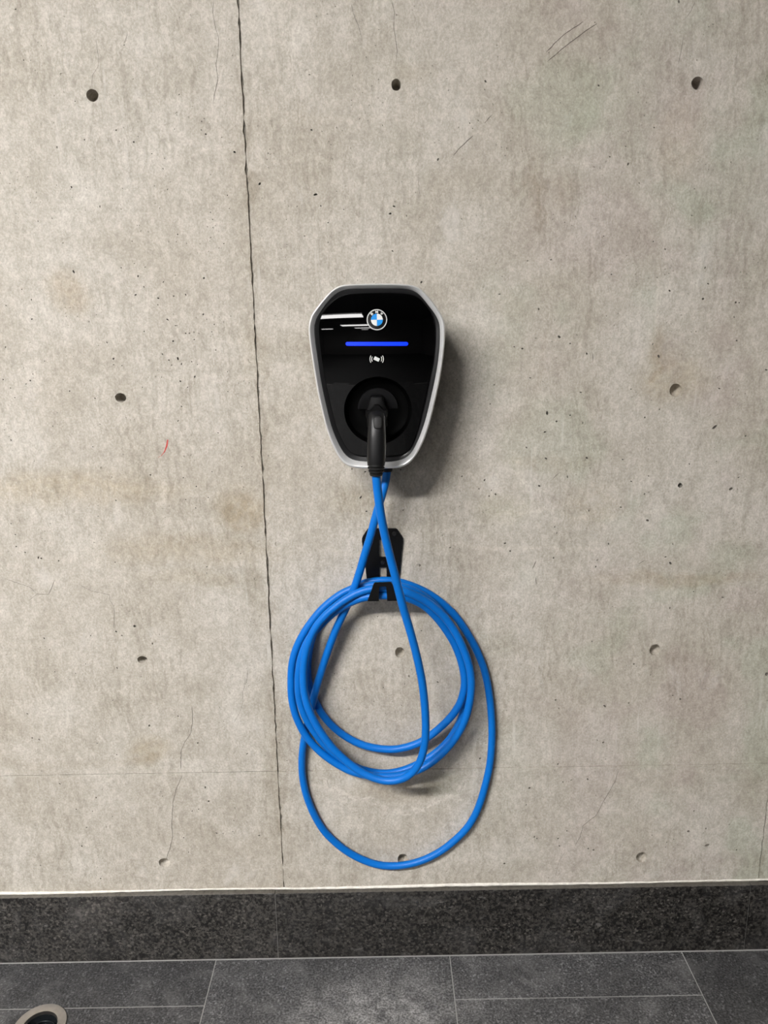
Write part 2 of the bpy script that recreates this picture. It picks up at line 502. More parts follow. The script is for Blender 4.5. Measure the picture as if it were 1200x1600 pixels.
# ---- cast wall panels with tie holes, air holes and cracks cut into them
TIE = [  # px, py, rx, ry, ragged, depth
    (144.3, 149, 9.4, 10, .05, .040), (619, 132.5, 7.6, 9.6, .06, .040), (1090, 130, 9.8, 10.4, .05, .036), (188.5, 621.5, 8.8, 7.4, .22, .032),
    (1055.5, 609.5, 9.4, 10.0, .08, .020), (222.5, 1031, 8.0, 6.0, .2, .026), (624.6, 1019.6, 7.4, 8.4, .1, .022), (1023.5, 1015.5, 8.6, 8.8, .08, .025),
    (257, 1348.5, 9.2, 7.2, .22, .018), (629.3, 1341, 8.0, 7.8, .1, .025), (1002, 1338.5, 8.4, 8.0, .08, .025), (622.5, 590, 8, 8.5, .08, .03)]
AIR = {  # zoom offset and scale : (x, y, diameter)
    (0, 0, 3.0): [(73,43,5),(301,78,3),(193,214,3),(111,282,4),(165,290,2),(165,331,3),(582,211,4),(545,610,5),(396,655,5),(267,690,6),(647,640,3),(627,666,7),(818,605,3),(945,569,4),(957,556,3),(943,609,4),(965,629,6),(981,580,2),(1040,643,3),(1100,713,8),(840,443,4),(624,370,3),(712,721,4),(772,742,3),(764,791,4),(131,829,3),(335,877,7),(266,868,3),(468,968,6),(574,883,3),(400,986,3),(565,960,3),(568,980,4),(785,888,4),(798,853,3),(75,1000,3),(86,1021,3),(178,1037,5),(244,1023,4),(143,950,3),(749,975,3),(987,995,4),(997,1029,4),(973,1063,4),(999,1067,4),(988,1113,4),(833,1099,5),(826,1133,3),(875,1140,3),(1049,1142,4),(1037,1163,3),(619,1131,4),(295,1139,4),(644,1057,3),(468,1083,3),(984,1130,3),(1066,915,4),(1075,977,3),(987,819,3),(352,475,4)],
    (400, 0, 3.0): [(251,350,4),(451,354,3),(448,470,3),(447,493,3),(484,558,3),(260,609,6),(378,598,4),(593,588,4),(310,616,3),(57,718,4),(17,862,9),(279,912,10),(304,965,5),(193,967,4),(411,982,4),(338,1044,5),(647,968,7),(629,1001,8),(706,1012,5),(853,748,7),(838,669,3),(1076,382,7),(1072,420,4),(1042,565,4),(1002,577,4),(1015,602,3),(950,597,3),(1110,487,3),(684,852,3),(964,1026,4),(640,1177,6),(228,1106,4),(338,1136,4),(372,30,4),(656,850,3),(652,945,3),(143,1029,3),(28,928,3)],
    (800, 0, 3.0): [(406,401,6),(666,598,5),(458,735,5),(544,769,8),(533,686,4),(596,858,4),(856,885,4),(247,1042,4),(1026,760,4),(662,1132,5),(718,1168,5),(413,273,4),(843,1010,4),(430,1107,4),(785,1115,3),(545,617,3),(241,740,3),(782,8,8)],
    (0, 400, 2.667): [(307,65,8),(575,84,6),(600,129,4),(565,162,6),(660,176,6),(658,204,4),(724,167,5),(774,161,5),(850,92,6),(681,108,4),(133,263,5),(131,182,5),(91,139,4),(25,206,4),(371,274,4),(698,265,6),(732,290,4),(774,322,5),(790,322,5),(810,348,4),(722,355,6),(847,243,6),(893,285,4),(883,316,4),(601,314,4),(473,428,7),(474,453,4),(508,457,4),(446,360,5),(410,373,3),(741,427,8),(756,450,5),(715,455,4),(704,434,5),(677,409,5),(799,440,4),(823,452,3),(812,503,6),(752,522,6),(782,547,4),(673,505,3),(899,392,4),(948,482,3),(950,565,4),(13,515,5),(126,519,6),(137,492,4),(109,533,4),(44,550,4),(62,590,4),(290,563,5),(396,593,5),(593,547,4),(757,627,5),(742,687,5),(772,721,3),(417,701,4),(387,795,4),(220,709,4),(46,767,5),(627,912,6),(466,921,4),(764,924,4),(818,960,5),(884,899,4),(1008,877,4),(1050,837,3),(909,737,4),(868,1006,4),(774,1015,4),(816,1050,4),(483,1018,5),(409,1084,4),(408,1039,3),(46,1115,4),(64,1161,5),(505,49,4),(560,31,3),(605,46,3),(731,80,3),(186,438,4),(23,380,5)],
    (700, 400, 2.4): [(193,143,5),(340,199,5),(386,14,5),(298,18,4),(613,69,4),(964,44,5),(975,104,5),(831,130,6),(956,161,7),(1079,174,6),(1092,175,4),(1073,229,4),(417,303,8),(278,347,6),(248,340,4),(520,366,6),(458,328,4),(484,296,3),(308,457,5),(173,483,4),(497,511,5),(372,589,9),(407,620,6),(458,597,5),(505,626,4),(158,555,4),(686,499,4),(790,376,8),(768,330,4),(930,283,4),(1082,317,5),(1017,497,5),(1000,641,11),(1193,427,6),(738,605,5),(793,575,4),(367,759,7),(520,757,7),(294,718,5),(363,660,6),(137,840,6),(178,893,6),(52,826,5),(163,878,4),(154,900,4),(116,873,4),(342,862,7),(448,828,6),(687,845,5),(752,825,4),(870,860,16),(1061,873,10),(905,780,4),(1090,830,5),(1116,675,5),(737,892,5),(648,942,5),(528,955,5),(748,991,8),(400,1016,4),(408,1039,4),(214,1077,6),(233,1106,6),(396,1132,5),(602,1079,5),(560,1140,4),(843,1080,4),(816,1128,5),(834,1152,8),(554,1165,5),(8,1093,5),(655,763,5),(1007,770,3)],
    (0, 850, 2.667): [(245,70,6),(160,57,7),(172,60,6),(105,35,6),(68,10,5),(480,76,5),(862,95,5),(862,121,4),(1003,40,4),(184,393,6),(561,342,10),(484,365,7),(508,381,5),(635,415,6),(378,382,4),(488,516,6),(357,500,4),(229,533,5),(315,539,4),(207,440,4),(470,651,5),(114,707,6),(622,757,8),(742,717,5),(824,829,6),(163,815,6),(134,808,6),(405,830,5),(486,878,5),(1030,874,5),(855,1015,7),(869,1073,7),(400,1058,6),(677,1052,4),(468,1136,4),(385,1115,4),(361,1182,5),(340,1260,6),(443,1180,4),(902,1206,7),(970,1200,4),(929,1208,4),(1080,1216,7),(765,1225,5),(785,1285,4),(974,1153,4),(419,1395,6),(168,1340,5),(317,1106,5),(248,1000,6),(800,1114,5),(827,1106,4)],
    (700, 900, 2.4): [(403,465,6),(416,495,4),(588,488,8),(678,476,5),(871,461,7),(843,448,4),(697,330,5),(832,120,5),(1030,80,6),(921,58,4),(582,624,7),(560,615,4),(120,684,7),(412,705,6),(523,760,7),(305,793,7),(808,704,8),(430,770,4),(461,763,4),(293,856,4),(921,879,5),(900,955,9),(966,945,6),(970,1007,12),(323,976,6),(333,982,5),(412,982,5),(445,953,4),(417,1010,5),(525,1020,6),(545,1025,7),(211,1076,7),(819,996,4),(815,1015,4),(845,985,4),(1080,1025,5),(1195,368,12),(1053,930,4),(540,245,4)],
    (430, 880, 3.243): [(823,602,8),(678,572,6),(548,630,5),(740,342,6),(520,270,5),(108,740,5),(20,910,5),(60,1000,4),(300,560,4),(350,640,4),(500,700,4),(640,720,4),(560,760,3)],
    (500, 700, 1.0): [(70.5,37,2.2),(50,32.6,2),(126,33.7,2),(63.5,77,3),(72.5,99,2.2),(130,97,1.6),(155,183.5,3.4),(158.3,-259,2.6)],
}
SHALLOW = {  # filled, shallow dimples
    (0, 0, 3.0): [(289, 349, 16)], (800, 0, 3.0): [(722, 895, 10)], (0, 400, 2.667): [(423, 884, 13), (1040, 437, 15)], (700, 400, 2.4): [(175, 820, 16), (1017, 455, 13)],
    (700, 900, 2.4): [(667, 783, 17), (675, 630, 13), (660, 995, 14)], (430, 880, 3.243): [(725, 10, 18)], (350, 650, 4.57): [(375, 915, 30), (415, 1245, 30), (225, 1165, 26)]}
CRACKS = [  # offset x, y, scale, width px, points
    (0, 850, 2.667, .75, [(800,675),(803,740),(795,790),(770,825),(755,860),(753,940),(760,962),(750,985),(735,1020),(720,1075),(715,1180),(720,1220),(710,1265),(692,1312)]),
    (0, 850, 2.667, .45, [(1033,520),(1030,560),(1013,610),(1012,660),(1000,700),(975,745)]),
    (0, 850, 2.667, .55, [(228,150),(203,210),(155,208),(120,235)]), (0, 850, 2.667, .45, [(20,145),(80,165),(125,180),(150,204)]),
    (0, 850, 2.667, .45, [(330,170),(380,195),(455,212),(458,235),(475,262),(475,350)]),
    (0, 0, 3.0, .5, [(1002,0),(998,60),(1010,130),(1025,180),(1022,240),(1012,300),(1022,370),(1008,430),(1000,480)]),
    (0, 0, 3.0, .35, [(450,180),(462,280),(460,310),(435,350),(430,400)]),
    (400, 0, 3.0, .5, [(445,3),(455,60),(480,120),(500,190)]), (400, 0, 3.0, .6, [(637,3),(650,60),(645,120),(655,190),(662,240),(655,300)]),
    (400, 0, 3.0, .5, [(765,820),(760,860),(770,920)]), (400, 0, 3.0, 1.1, [(1110,535),(1090,555),(1070,578)]), (400, 0, 3.0, 1.0, [(1018,636),(990,660),(925,728)]),
    (800, 0, 3.0, .8, [(335,100),(235,170),(160,245)]), (800, 0, 3.0, .8, [(400,110),(345,145),(260,210),(165,290)]),
    (800, 0, 3.0, .5, [(860,3),(840,50),(815,85)]), (800, 0, 3.0, .4, [(806,160),(800,200),(780,300)]),
    (700, 900, 2.4, .55, [(640,722),(625,770),(590,830),(555,895),(505,935),(495,975),(475,1010)]), (700, 900, 2.4, .4, [(440,1030),(415,1070),(400,1130)]),
    (700, 400, 2.4, 1.1, [(330,1142),(323,1160),(316,1175)]), (700, 400, 2.4, 1.0, [(420,810),(405,824),(390,838)]), (700, 400, 2.4, .9, [(740,1140),(715,1155)]),
    (700, 400, 2.4, 1.0, [(542,360),(543,395)]), (700, 900, 2.4, 1.2, [(329,3),(331,35)]), (0, 0, 3.0, .4, [(597,150),(590,185),(583,206)]),
]
JX = [-3.9, -2.7, -1.5, -0.3012, 0.9030, 2.1, 3.3]
JX = [X0] + JX + [X1]
ZJ = 0.528
ZT = ZC


def jagged(p0, p1, amp, step=.012):
    p0, p1 = np.array(p0, float), np.array(p1, float)
    L = np.linalg.norm(p1 - p0)
    n = max(2, int(L / step))
    nrm = np.array([-(p1 - p0)[1], (p1 - p0)[0]]) / L
    out = []
    for k in range(n):
        t = k / n
        a = amp * (rnd.random() - .5) * (0 if k == 0 else 1) * (2.2 if rnd.random() < .12 else 1)
        q = p0 + (p1 - p0) * t + nrm * a
        out.append((q[0], q[1]))
    return out


def hole_walls(v, f, poly, y, depth, bottom=True, taper=.75, n0=None):
    """side walls and floor of a cut, appended to v, f (wall panels: poly is x,z)"""
    c = np.mean(np.array(poly), 0)
    i0 = len(v)
    m = len(poly)
    for p in poly:
        v.append((p[0], y, p[1]))
    for p in poly:
        q = c + (np.array(p) - c) * taper
        v.append((q[0], y + depth, q[1]))
    for k in range(m):
        a, b = i0 + k, i0 + (k + 1) % m
        f.append((a, b, b + m, a + m))
    if bottom:
        f.append(tuple(i0 + m + k for k in range(m)))


def concrete_panel(x0, x1, z0, z1, y, detail):
    g = .0016
    amp = .0030 if detail else 0
    if detail:
        outline = jagged((x0 + g, z0), (x1 - g, z0), .0008) + jagged((x1 - g, z0), (x1 - g, z1), amp) + \
            jagged((x1 - g, z1), (x0 + g, z1), .0008) + jagged((x0 + g, z1), (x0 + g, z0), amp)
    else:
        outline = [(x0 + g, z0), (x1 - g, z0), (x1 - g, z1), (x0 + g, z1)]
    inside = lambda q, m=.004: x0 + m < q[0] < x1 - m and z0 + m < q[2] < z1 - m
    holes, small, ties = [], [], []
    if detail:
        for px, py, rx, ry, jit, dep in TIE:
            q = P(px, py)
            if inside(q, .02):
                sc = 1 / 700 * (np.linalg.norm(q - CAM) / 1.72)
                s = np.linalg.norm(P(px + 5, py) - P(px - 5, py)) / 10
                t = np.linalg.norm(P(px, py + 5) - P(px, py - 5)) / 10
                poly = circle(q[0], q[2], rx * s, 28, jit * .6, ry * t)
                ties.append((poly, dep))
                holes.append(poly)
        taken = [np.mean(np.array(h), 0) for h in holes]
        for src, shallow in ((AIR, False), (SHALLOW, True)):
            for (ox, oy, sc), L in src.items():
                for (zx, zy, d) in L:
                    px, py = ox + zx / sc, oy + zy / sc
                    q = P(px, py)
                    r = .5 * d / sc * .00135 * (1.30 if not shallow else .9)
                    if not inside(q, .003 + r):
                        continue
                    if any(np.hypot(q[0] - t[0], q[2] - t[1]) < r + .013 for t in taken[:len(ties)]):
                        continue
                    a, e = rnd.random() * math.pi, 1 + .5 * rnd.random()
                    nn = 7 if not shallow else 14
                    poly = []
                    for k in range(nn):
                        th = 2 * math.pi * k / nn
                        u, vv = r * e * math.cos(th) * (.85 + .3 * rnd.random()), r / e * math.sin(th) * (.85 + .3 * rnd.random())
                        poly.append((q[0] + u * math.cos(a) - vv * math.sin(a), q[2] + u * math.sin(a) + vv * math.cos(a)))
                    small.append((poly, (.003 + r * 2.2) if not shallow else .0016, .6 if not shallow else .7))
                    holes.append(poly)
        for ox, oy, sc, wd, pts in CRACKS:
            Q = [P(ox + a / sc, oy + b / sc) for a, b in pts]
            if not inside(np.mean(Q, 0)):
                Qi = [q for q in Q if inside(q, .002)]
                if len(Qi) < 2:
                    continue
                Q = Qi
            Q = [q for q in Q if inside(q, .002)]
            Q2 = np.array([(q[0], q[2]) for q in Q])
            den = [Q2[0]]
            for k in range(len(Q2) - 1):
                L = np.linalg.norm(Q2[k + 1] - Q2[k])
                m = max(1, int(L / .006))
                for j in range(1, m + 1):
                    den.append(Q2[k] + (Q2[k + 1] - Q2[k]) * j / m + (np.array([rnd.random() - .5, rnd.random() - .5]) * .0012 if j < m else 0))
            den = np.array(den)
            T = np.gradient(den, axis=0)
            T /= np.linalg.norm(T, axis=1)[:, None]
            N = np.stack([-T[:, 1], T[:, 0]], 1)
            hw = wd * .00135 / 2
            wv = np.array([hw * (.15 if k in (0, len(den) - 1) else .75 + .5 * rnd.random()) for k in range(len(den))])[:, None]
            poly = [tuple(p) for p in den + N * wv] + [tuple(p) for p in (den - N * wv)[::-1]]
            holes.append(poly)
            small.append((poly, .0030, 1.0))
    v2, tris = cdt(outline, holes)
    v = [(p[0], y, p[1]) for p in v2]
    f = [tuple(t) for t in tris]
    # rim of the panel
    m = len(outline)
    i0 = len(v)
    v += [(p[0], y, p[1]) for p in outline] + [(p[0], .040, p[1]) for p in outline]
    f += [(i0 + k, i0 + (k + 1) % m, i0 + m + (k + 1) % m, i0 + m + k) for k in range(m)]
    nf0 = len(f)
    deep = []
    for poly, dep, tp in small:
        nf1 = len(f)
        if tp == 1.0:
            k2 = len(poly) // 2
            i1 = len(v)
            mm = len(poly)
            v += [(p[0], y, p[1]) for p in poly] + [(p[0], y + dep, p[1]) for p in poly]
            f += [(i1 + k, i1 + (k + 1) % mm, i1 + mm + (k + 1) % mm, i1 + mm + k) for k in range(mm)]
            f += [(i1 + mm + k, i1 + mm + k + 1, i1 + mm + mm - 2 - k, i1 + mm + mm - 1 - k) for k in range(k2 - 1)]
        else:
            hole_walls(v, f, poly, y, dep, True, tp)
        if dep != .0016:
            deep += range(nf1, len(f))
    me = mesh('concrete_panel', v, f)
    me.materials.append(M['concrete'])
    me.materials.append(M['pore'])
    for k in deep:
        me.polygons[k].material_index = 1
    bm = bmesh.new()
    bm.from_mesh(me)
    for fc in bm.faces:     # front faces look at -Y
        if abs(fc.normal.y) > .9 and fc.normal.y > 0:
            fc.normal_flip()
    bm.to_mesh(me)
    bm.free()
    o = obj('concrete_panel', me, M['concrete'], wall)
    for poly, dep in ties:
        vv, ff = [], []
        c = np.mean(np.array(poly), 0)
        mm = len(poly)
        prof = [(1.0, 0), (.97, .002), (.90, dep * .55), (.86, dep - .004), (.74, dep), (.4, dep + .001)]
        for s, dy in prof:
            vv += [(c[0] + (p[0] - c[0]) * s, y + dy, c[1] + (p[1] - c[1]) * s) for p in poly]
        for r in range(len(prof) - 1):
            ff += [(r * mm + k, r * mm + (k + 1) % mm, (r + 1) * mm + (k + 1) % mm, (r + 1) * mm + k) for k in range(mm)]
        ff.append(tuple((len(prof) - 1) * mm + k for k in range(mm)))
        obj('tie_hole', mesh('tie_hole', vv, ff), M['concrete'], o, True)
    return o


for i in range(len(JX) - 1):
    for j, (z0, z1) in enumerate(((-.01, ZJ - .0003), (ZJ + .0003, ZT))):
        # columns 3 = left of the joint, 4 = the charger's panel, 5 = right edge of the frame
        y = {(3, 1): 0.0, (3, 0): .0010, (4, 1): 0.0, (4, 0): -.0022, (5, 1): .0008, (5, 0): .0006}.get((i, j), 0.0)
        gz = .0006 if i == 3 else 0
        concrete_panel(JX[i], JX[i + 1], z0 + gz * j, z1 - gz * (1 - j), y, i in (3, 4, 5))

for x in JX[1:-1]:
    obj('joint_filler', box_mesh('joint_filler', (x - .006, .0048, -.01), (x + .006, .0425, ZC)), M['filler'], wall)
pm = [P(262, 687, -.0003), P(260.5, 697, -.0003), P(257, 706, -.0003), P(252, 712, -.0003), P(247, 715, -.0003)]
vv, ff = [], []
for k, (q, hw) in enumerate(zip(pm, (.0012, .0018, .0011, .0006, .0004))):
    vv += [(q[0] - hw, -.0004, q[2]), (q[0] + hw, -.0004, q[2])]
    if k:
        ff.append((2 * k - 2, 2 * k - 1, 2 * k + 1, 2 * k))
obj('paint_mark', mesh('paint_mark', vv, ff), M['red'], wall, label='short red paint mark on the concrete')

# ------------------------------------------------------------------ plinth
BT = .1945
BY = -.017
base = structure('baseboard_back', box_mesh('baseboard_back', (X0, -.0155, 0), (X1, .0415, BT - .003)), M['core'])
for x0, x1 in zip(*(lambda a: (a[:-1], a[1:]))([X0, -3.92, -2.72, -1.522, -.3225, .878, 2.078, 3.278, X1])):
    b = obj('stone_slab', box_mesh('stone_slab', (x0 + .00035, BY + .0006 * rnd.random(), .0012), (x1 - .00035, .0405, BT + .0008 * rnd.random()), .0013, 2), M['slab'], base)
    tn = .84 if x0 < -1 else .66 if x0 < .5 else .58
    b.color = (tn, tn, tn, 1)
# sealant bead between stone ledge and wall
pts = []
for x in np.arange(-2.6, 2.6, .018):
    pts.append((x, -.0022 + .0006 * rnd.random(), BT + .0026 + .0012 * math.sin(x * 9) + .0012 * rnd.random()))
pts = catmull(pts, 2)
rad = np.array([.0030 + .0011 * math.sin(p[0] * 5 + 1) + .0006 * rnd.random() for p in pts])
bead = obj('trim_1', mesh('trim_1', *tube(pts, rad, 8)), M['sealant'], None, True)
bead['kind'] = 'structure'

# ------------------------------------------------------------------ floor: bed of grout with stone tiles, hole for the light
RL = (-.856, -.204)
RR = .060
v2, tr = cdt([(X0, Y0), (X1, Y0), (X1, .15), (X0, .15)], [circle(*RL, RR - .004, 40)])
vv = [(a, b, -.0010) for a, b in v2]
floor = structure('floor', mesh('floor', vv, tr), M['bed'])
G = .0011


def tile(x0, x1, y0, y1, tone=1.0):
    dz = -.0002 + .0004 * rnd.random()
    out = [(x0 + G, y0 + G), (x1 - G, y0 + G), (x1 - G, y1 - G), (x0 + G, y1 - G)]
    hole = []
    inside = x0 < RL[0] + RR and x1 > RL[0] - RR and y0 < RL[1] + RR and y1 > RL[1] - RR
    if inside:
        # the light's hole cuts the tile edge: clip the circle out of the outline
        c = circle(*RL, RR - .003, 48)
        v2, tr = cdt(out, [c])
        v = [(a, b, dz) for a, b in v2]
        me = mesh('floor_tile', v, tr)
    else:
        bm = bmesh.new()
        t = [bm.verts.new((a, b, dz)) for a, b in out]
        cx, cy = (x0 + x1) / 2, (y0 + y1) / 2
        lo = [bm.verts.new((a, b, -.012)) for a, b in out]
        e = .0008
        mid = [bm.verts.new((a, b, dz - e)) for a, b in out]
        for q, (a, b) in zip(t, out):
            q.co.x += e if a < cx else -e
            q.co.y += e if b < cy else -e
        bm.faces.new(t)
        for k in range(4):
            bm.faces.new((mid[k], mid[(k + 1) % 4], t[(k + 1) % 4], t[k]))
            bm.faces.new((lo[k], lo[(k + 1) % 4], mid[(k + 1) % 4], mid[k]))
        me = bm_mesh('floor_tile', bm)
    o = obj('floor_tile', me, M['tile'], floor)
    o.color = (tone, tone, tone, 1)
    return o


xs = [-3.481, -2.881, -2.282, -1.683, -1.083, -.4825, .1185, .7165, 1.317, 1.918, 2.518]
xs2 = xs
for i in range(len(xs) - 1):
    split = (i % 2 == 0)
    yb = -.1555 if i <= 5 else -.150
    rows = [(yb, -.0178)] if not split else []
    y = yb if not split else -.0178
    first = True
    # rows run away from the wall in 0.6 m steps, every other column starts with a cut piece
    top = -.0178
    cuts = ([yb] if i % 2 == 0 else [-.45])
    while cuts[-1] > -4.2:
        cuts.append(cuts[-1] - .6)
    a = top
    for c in cuts:
        tile(xs[i], xs[i + 1], c, a, {4: .72, 5: 1.05, 6: 1.0, 7: .70}.get(i, .85) * (.96 + .08 * rnd.random()))  # two middle columns paler than those on either side
        a = c

# ------------------------------------------------------------------ recessed floor light
fl = root('floor_light', 'round recessed floor light with a steel ring in the stone floor', 'light', (RL[0], RL[1], 0))


def revolve(prof, c, n=64):
    rings = [[(c[0] + r * math.cos(a), c[1] + r * math.sin(a), z) for a in np.linspace(0, 2 * math.pi, n, endpoint=False)] for r, z in prof]
    return loft(rings, True)


RI = RR * .655
o = obj('steel_ring', fix('steel_ring', *revolve([(RR, -.001), (RR, .0022), (RR - .0012, .0034), (RI + .003, .0036), (RI, .0026), (RI - .001, -.010)], RL)), M['steel'], fl)
auto_smooth(o, 40)
v, f = revolve([(RI - .001, -.006), (RI - .003, -.03), (RI - .010, -.046), (.020, -.058), (.018, -.061), (.0001, -.061)], RL)
o = obj('reflector_cup', fix('reflector_cup', v, f), M['lens'], fl)
auto_smooth(o, 40)
for k in range(4):
    r = RI - .006 - .0042 * k
    a = np.linspace(0, 2 * math.pi, 40)
    ring = np.stack([RL[0] + r * np.cos(a), RL[1] + r * np.sin(a), np.full(40, -.020 - .010 * k)], 1)
    obj('baffle_ring', mesh('baffle_ring', *tube(ring, .0013, 6, False)), M['lens'], fl, True)
v, f = revolve([(.019, -.056), (.014, -.050), (.008, -.047), (.0001, -.046)], RL, 32)
obj('lamp_lens', fix('lamp_lens', v, f), plain('clear_lens', (.35, .40, .42), .08, .3), fl, True)

# ------------------------------------------------------------------ wall charger
YA, XA, ZA = -.143, -.0455, 1.545
RXC, RZC = .62, .62


def ysurf(x, z):
    dz = z - ZA
    if dz < -.10:
        yz = .01 / (2 * RZC) + (-.10 - dz) * (.10 / RZC) * .78
    else:
        yz = dz * dz / (2 * RZC)
    return YA + (x - XA) ** 2 / (2 * RXC) + yz


def S(px, py, off=0.0):
    """point of the charger's bulged face (shifted by off) at a measured spot"""
    Y = YA
    for _ in range(12):
        q = P(px, py, Y)
        Y = ysurf(q[0], q[2]) + off
    return P(px, py, Y)


OUT = [(589,443),(570,443.4),(550,444),(535,445.3),(526,448.6),(516,455.6),(505,467.6),(495,480),(487,491),(483,504),(482,516),(483.4,532),(486,551),(492,588),(496.7,616),(504.8,651),(511.9,676.4),(520.6,698.6),(530,716),(538,724.5),(549,730),(563.3,731.6),(574,731.8),(589,732),(614,731.7),(626.7,730),(636,726.3),(645.7,717.6),(655,703.3),(663,686),(670,665.3),(676,643),(681,622),(686.8,595),(691.5,567),(694.6,539),(695.5,516),(694.5,504),(691,494),(685,484),(678,474),(670,464),(662,455.2),(654,449.2),(646,446),(635,444.3),(620,443.4),(605,443)]
SIL = [(589,450.6),(570,450.7),(550,451.2),(538,452.8),(529,456.3),(521,462),(511,473),(502,485),(495,496),(491.8,506),(491,516),(492.2,532),(494.8,551),(500.3,587),(505.5,615),(513,648),(519.5,671),(529,693.5),(538,708.5),(547.5,716.5),(558.6,720),(574.4,721.3),(589,721.5),(610.8,721.3),(626.7,718.2),(636,713.6),(644,705),(653,688),(661.2,667),(667.6,644.7),(673,622),(679,595),(683.8,568),(686.8,540),(687.2,516),(686,505),(682.5,496),(677,487),(670,478),(663,469),(655.5,460.7),(649,455.8),(641,452.8),(632,451.2),(620,450.7),(605,450.6)]
GLS = [(589,458.3),(575,458.5),(550,459.2),(540,461),(529,465.3),(520,471.8),(512,479.5),(505,489),(501,498),(499.2,506),(498.7,516),(499.8,533),(502,552),(507.5,587),(512.8,614),(520,645),(526.5,668),(536,690),(544,702.5),(551,708.3),(560,711.2),(574,712.2),(589,712.4),(609,712),(625,710.2),(634.6,705.8),(642.5,697),(652,672),(659.5,642),(664.7,620),(670,594),(675.5,567),(678.8,538),(679.2,516),(677.8,503),(674,491),(668,481),(661,472),(654,465.7),(646,461.7),(634,459.7),(620,458.7),(605,458.3)]
NA = 160


def polar(contour):
    c = np.array([589.0, 580.0])
    q = catmull([(a, b, 0) for a, b in contour], 10, True)[:, :2] - c
    th = np.arctan2(q[:, 1], q[:, 0])
    r = np.hypot(q[:, 0], q[:, 1])
    o = np.argsort(th)
    th, r = th[o], r[o]
    # denser where corners are
    t = np.linspace(-math.pi, math.pi, NA, endpoint=False)
    rr = np.interp(t, np.concatenate([th - 2 * math.pi, th, th + 2 * math.pi]), np.tile(r, 3))
    return c + np.stack([rr * np.cos(t), rr * np.sin(t)], 1)


pO, pS, pG = polar(OUT), polar(SIL), polar(GLS)
cen2 = np.array([589.0, 580.0])


def lerp(a, b, t):
    return a + (b - a) * t


ch = root('wall_charger', 'black gloss wall charger with silver frame and blue light bar on the concrete wall', 'charger', (0, 0, 0))
ring = lambda p, off: [S(a, b, off) for a, b in p]
rO = ring(pO, -.006)
cxw = np.mean(np.array(rO), 0)


def scaled(r, s, y=None, dy=0.0):
    out = []
    for q in r:
        out.append(np.array([cxw[0] + (q[0] - cxw[0]) * s, (q[1] + dy) if y is None else y, cxw[2] + (q[2] - cxw[2]) * s]))
    return out


# silver frame: side, rolled lip, inward chamfer
pL0, pL1 = lerp(pO, pS, .10), lerp(pO, pS, .24)
rings = [scaled(rO, .955, None, .020), scaled(rO, .982, None, .013), scaled(rO, .996, None, .005), rO, ring(pL0, -.0082), ring(pL1, -.0086), ring(lerp(pO, pS, .34), -.0078), ring(pS, .0015)]
o = obj('silver_frame', fix('silver_frame', *loft(rings)), M['silver'], ch)
auto_smooth(o, 50)
# dark inner bezel
rings = [ring(pS, .0012), ring(lerp(pS, pG, .06), .0002), ring(lerp(pS, pG, .16), .0004), ring(lerp(pS, pG, .80), .0042), ring(lerp(pS, pG, 1.03), .0056)]
o = obj('dark_bezel', fix('dark_bezel', *loft(rings)), M['dark_frame'], ch)
auto_smooth(o, 50)
# housing behind
rH = scaled(rO, .965, None, .017)
rings = [scaled(rO, .78, None, .046), scaled(rO, .93, None, .040), rH, [np.array([q[0], lerp(q[1], -.03, .5), q[2]]) for q in scaled(rO, .95)], [np.array([q[0], -.03, q[2]]) for q in scaled(rO, .93)], [np.array([q[0], -.022, q[2]]) for q in scaled(rO, .89)], [np.array([q[0], 0.0, q[2]]) for q in scaled(rO, .88)]]
v, f = loft(rings, True, True, True)
o = obj('housing', fix('housing', v, f), M['housing'], ch)
auto_smooth(o, 40)
# glass face with round socket opening
DC, DR = S(590.5, 642, 0), None
DR = (S(590.5 + 53, 642, 0)[0] - S(590.5 - 53, 642, 0)[0]) / 2
gl = [S(a, b, 0) for a, b in pG]
out2 = [(q[0], q[2]) for q in gl]
dish = circle(DC[0], DC[2], DR, 72)
extra = []
for x in np.arange(-.18, .1, .008):
    for z in np.arange(1.30, 1.66, .008):
        s = np.hypot(x - DC[0], z - DC[2])
        if s < DR + .003:
            continue
        # inside outline?
        ang = math.atan2(z - 1.48, x - XA)
        k = min(range(NA), key=lambda i: abs(math.atan2(math.sin(math.atan2(out2[i][1] - 1.48, out2[i][0] - XA) - ang), math.cos(math.atan2(out2[i][1] - 1.48, out2[i][0] - XA) - ang))))
        if np.hypot(x - XA, z - 1.48) < np.hypot(out2[k][0] - XA, out2[k][1] - 1.48) - .004:
            extra.append((x, z))
v2, tr = cdt(out2, [dish], extra)


def snormal(x, z):
    e = 1e-4
    nx = (ysurf(x + e, z) - ysurf(x - e, z)) / (2 * e)
    nz = (ysurf(x, z + e) - ysurf(x, z - e)) / (2 * e)
    n = np.array([nx, -1.0, nz])
    return n / np.linalg.norm(n)


def surf_mesh(name, v2, tr, off):
    v = [(x, ysurf(x, z) + off, z) for x, z in v2]
    f = []
    for t in tr:
        a, b, c = [np.array(v2[i]) for i in t[:3]]
        cr = (b[0] - a[0]) * (c[1] - a[1]) - (b[1] - a[1]) * (c[0] - a[0])
        f.append(tuple(t) if cr > 0 else tuple(t)[::-1])
    me = mesh(name, v, f)
    for p in me.polygons:
        p.use_smooth = True
    me.normals_split_custom_set_from_vertices([tuple(snormal(x, z)) for x, z in v2])
    return me


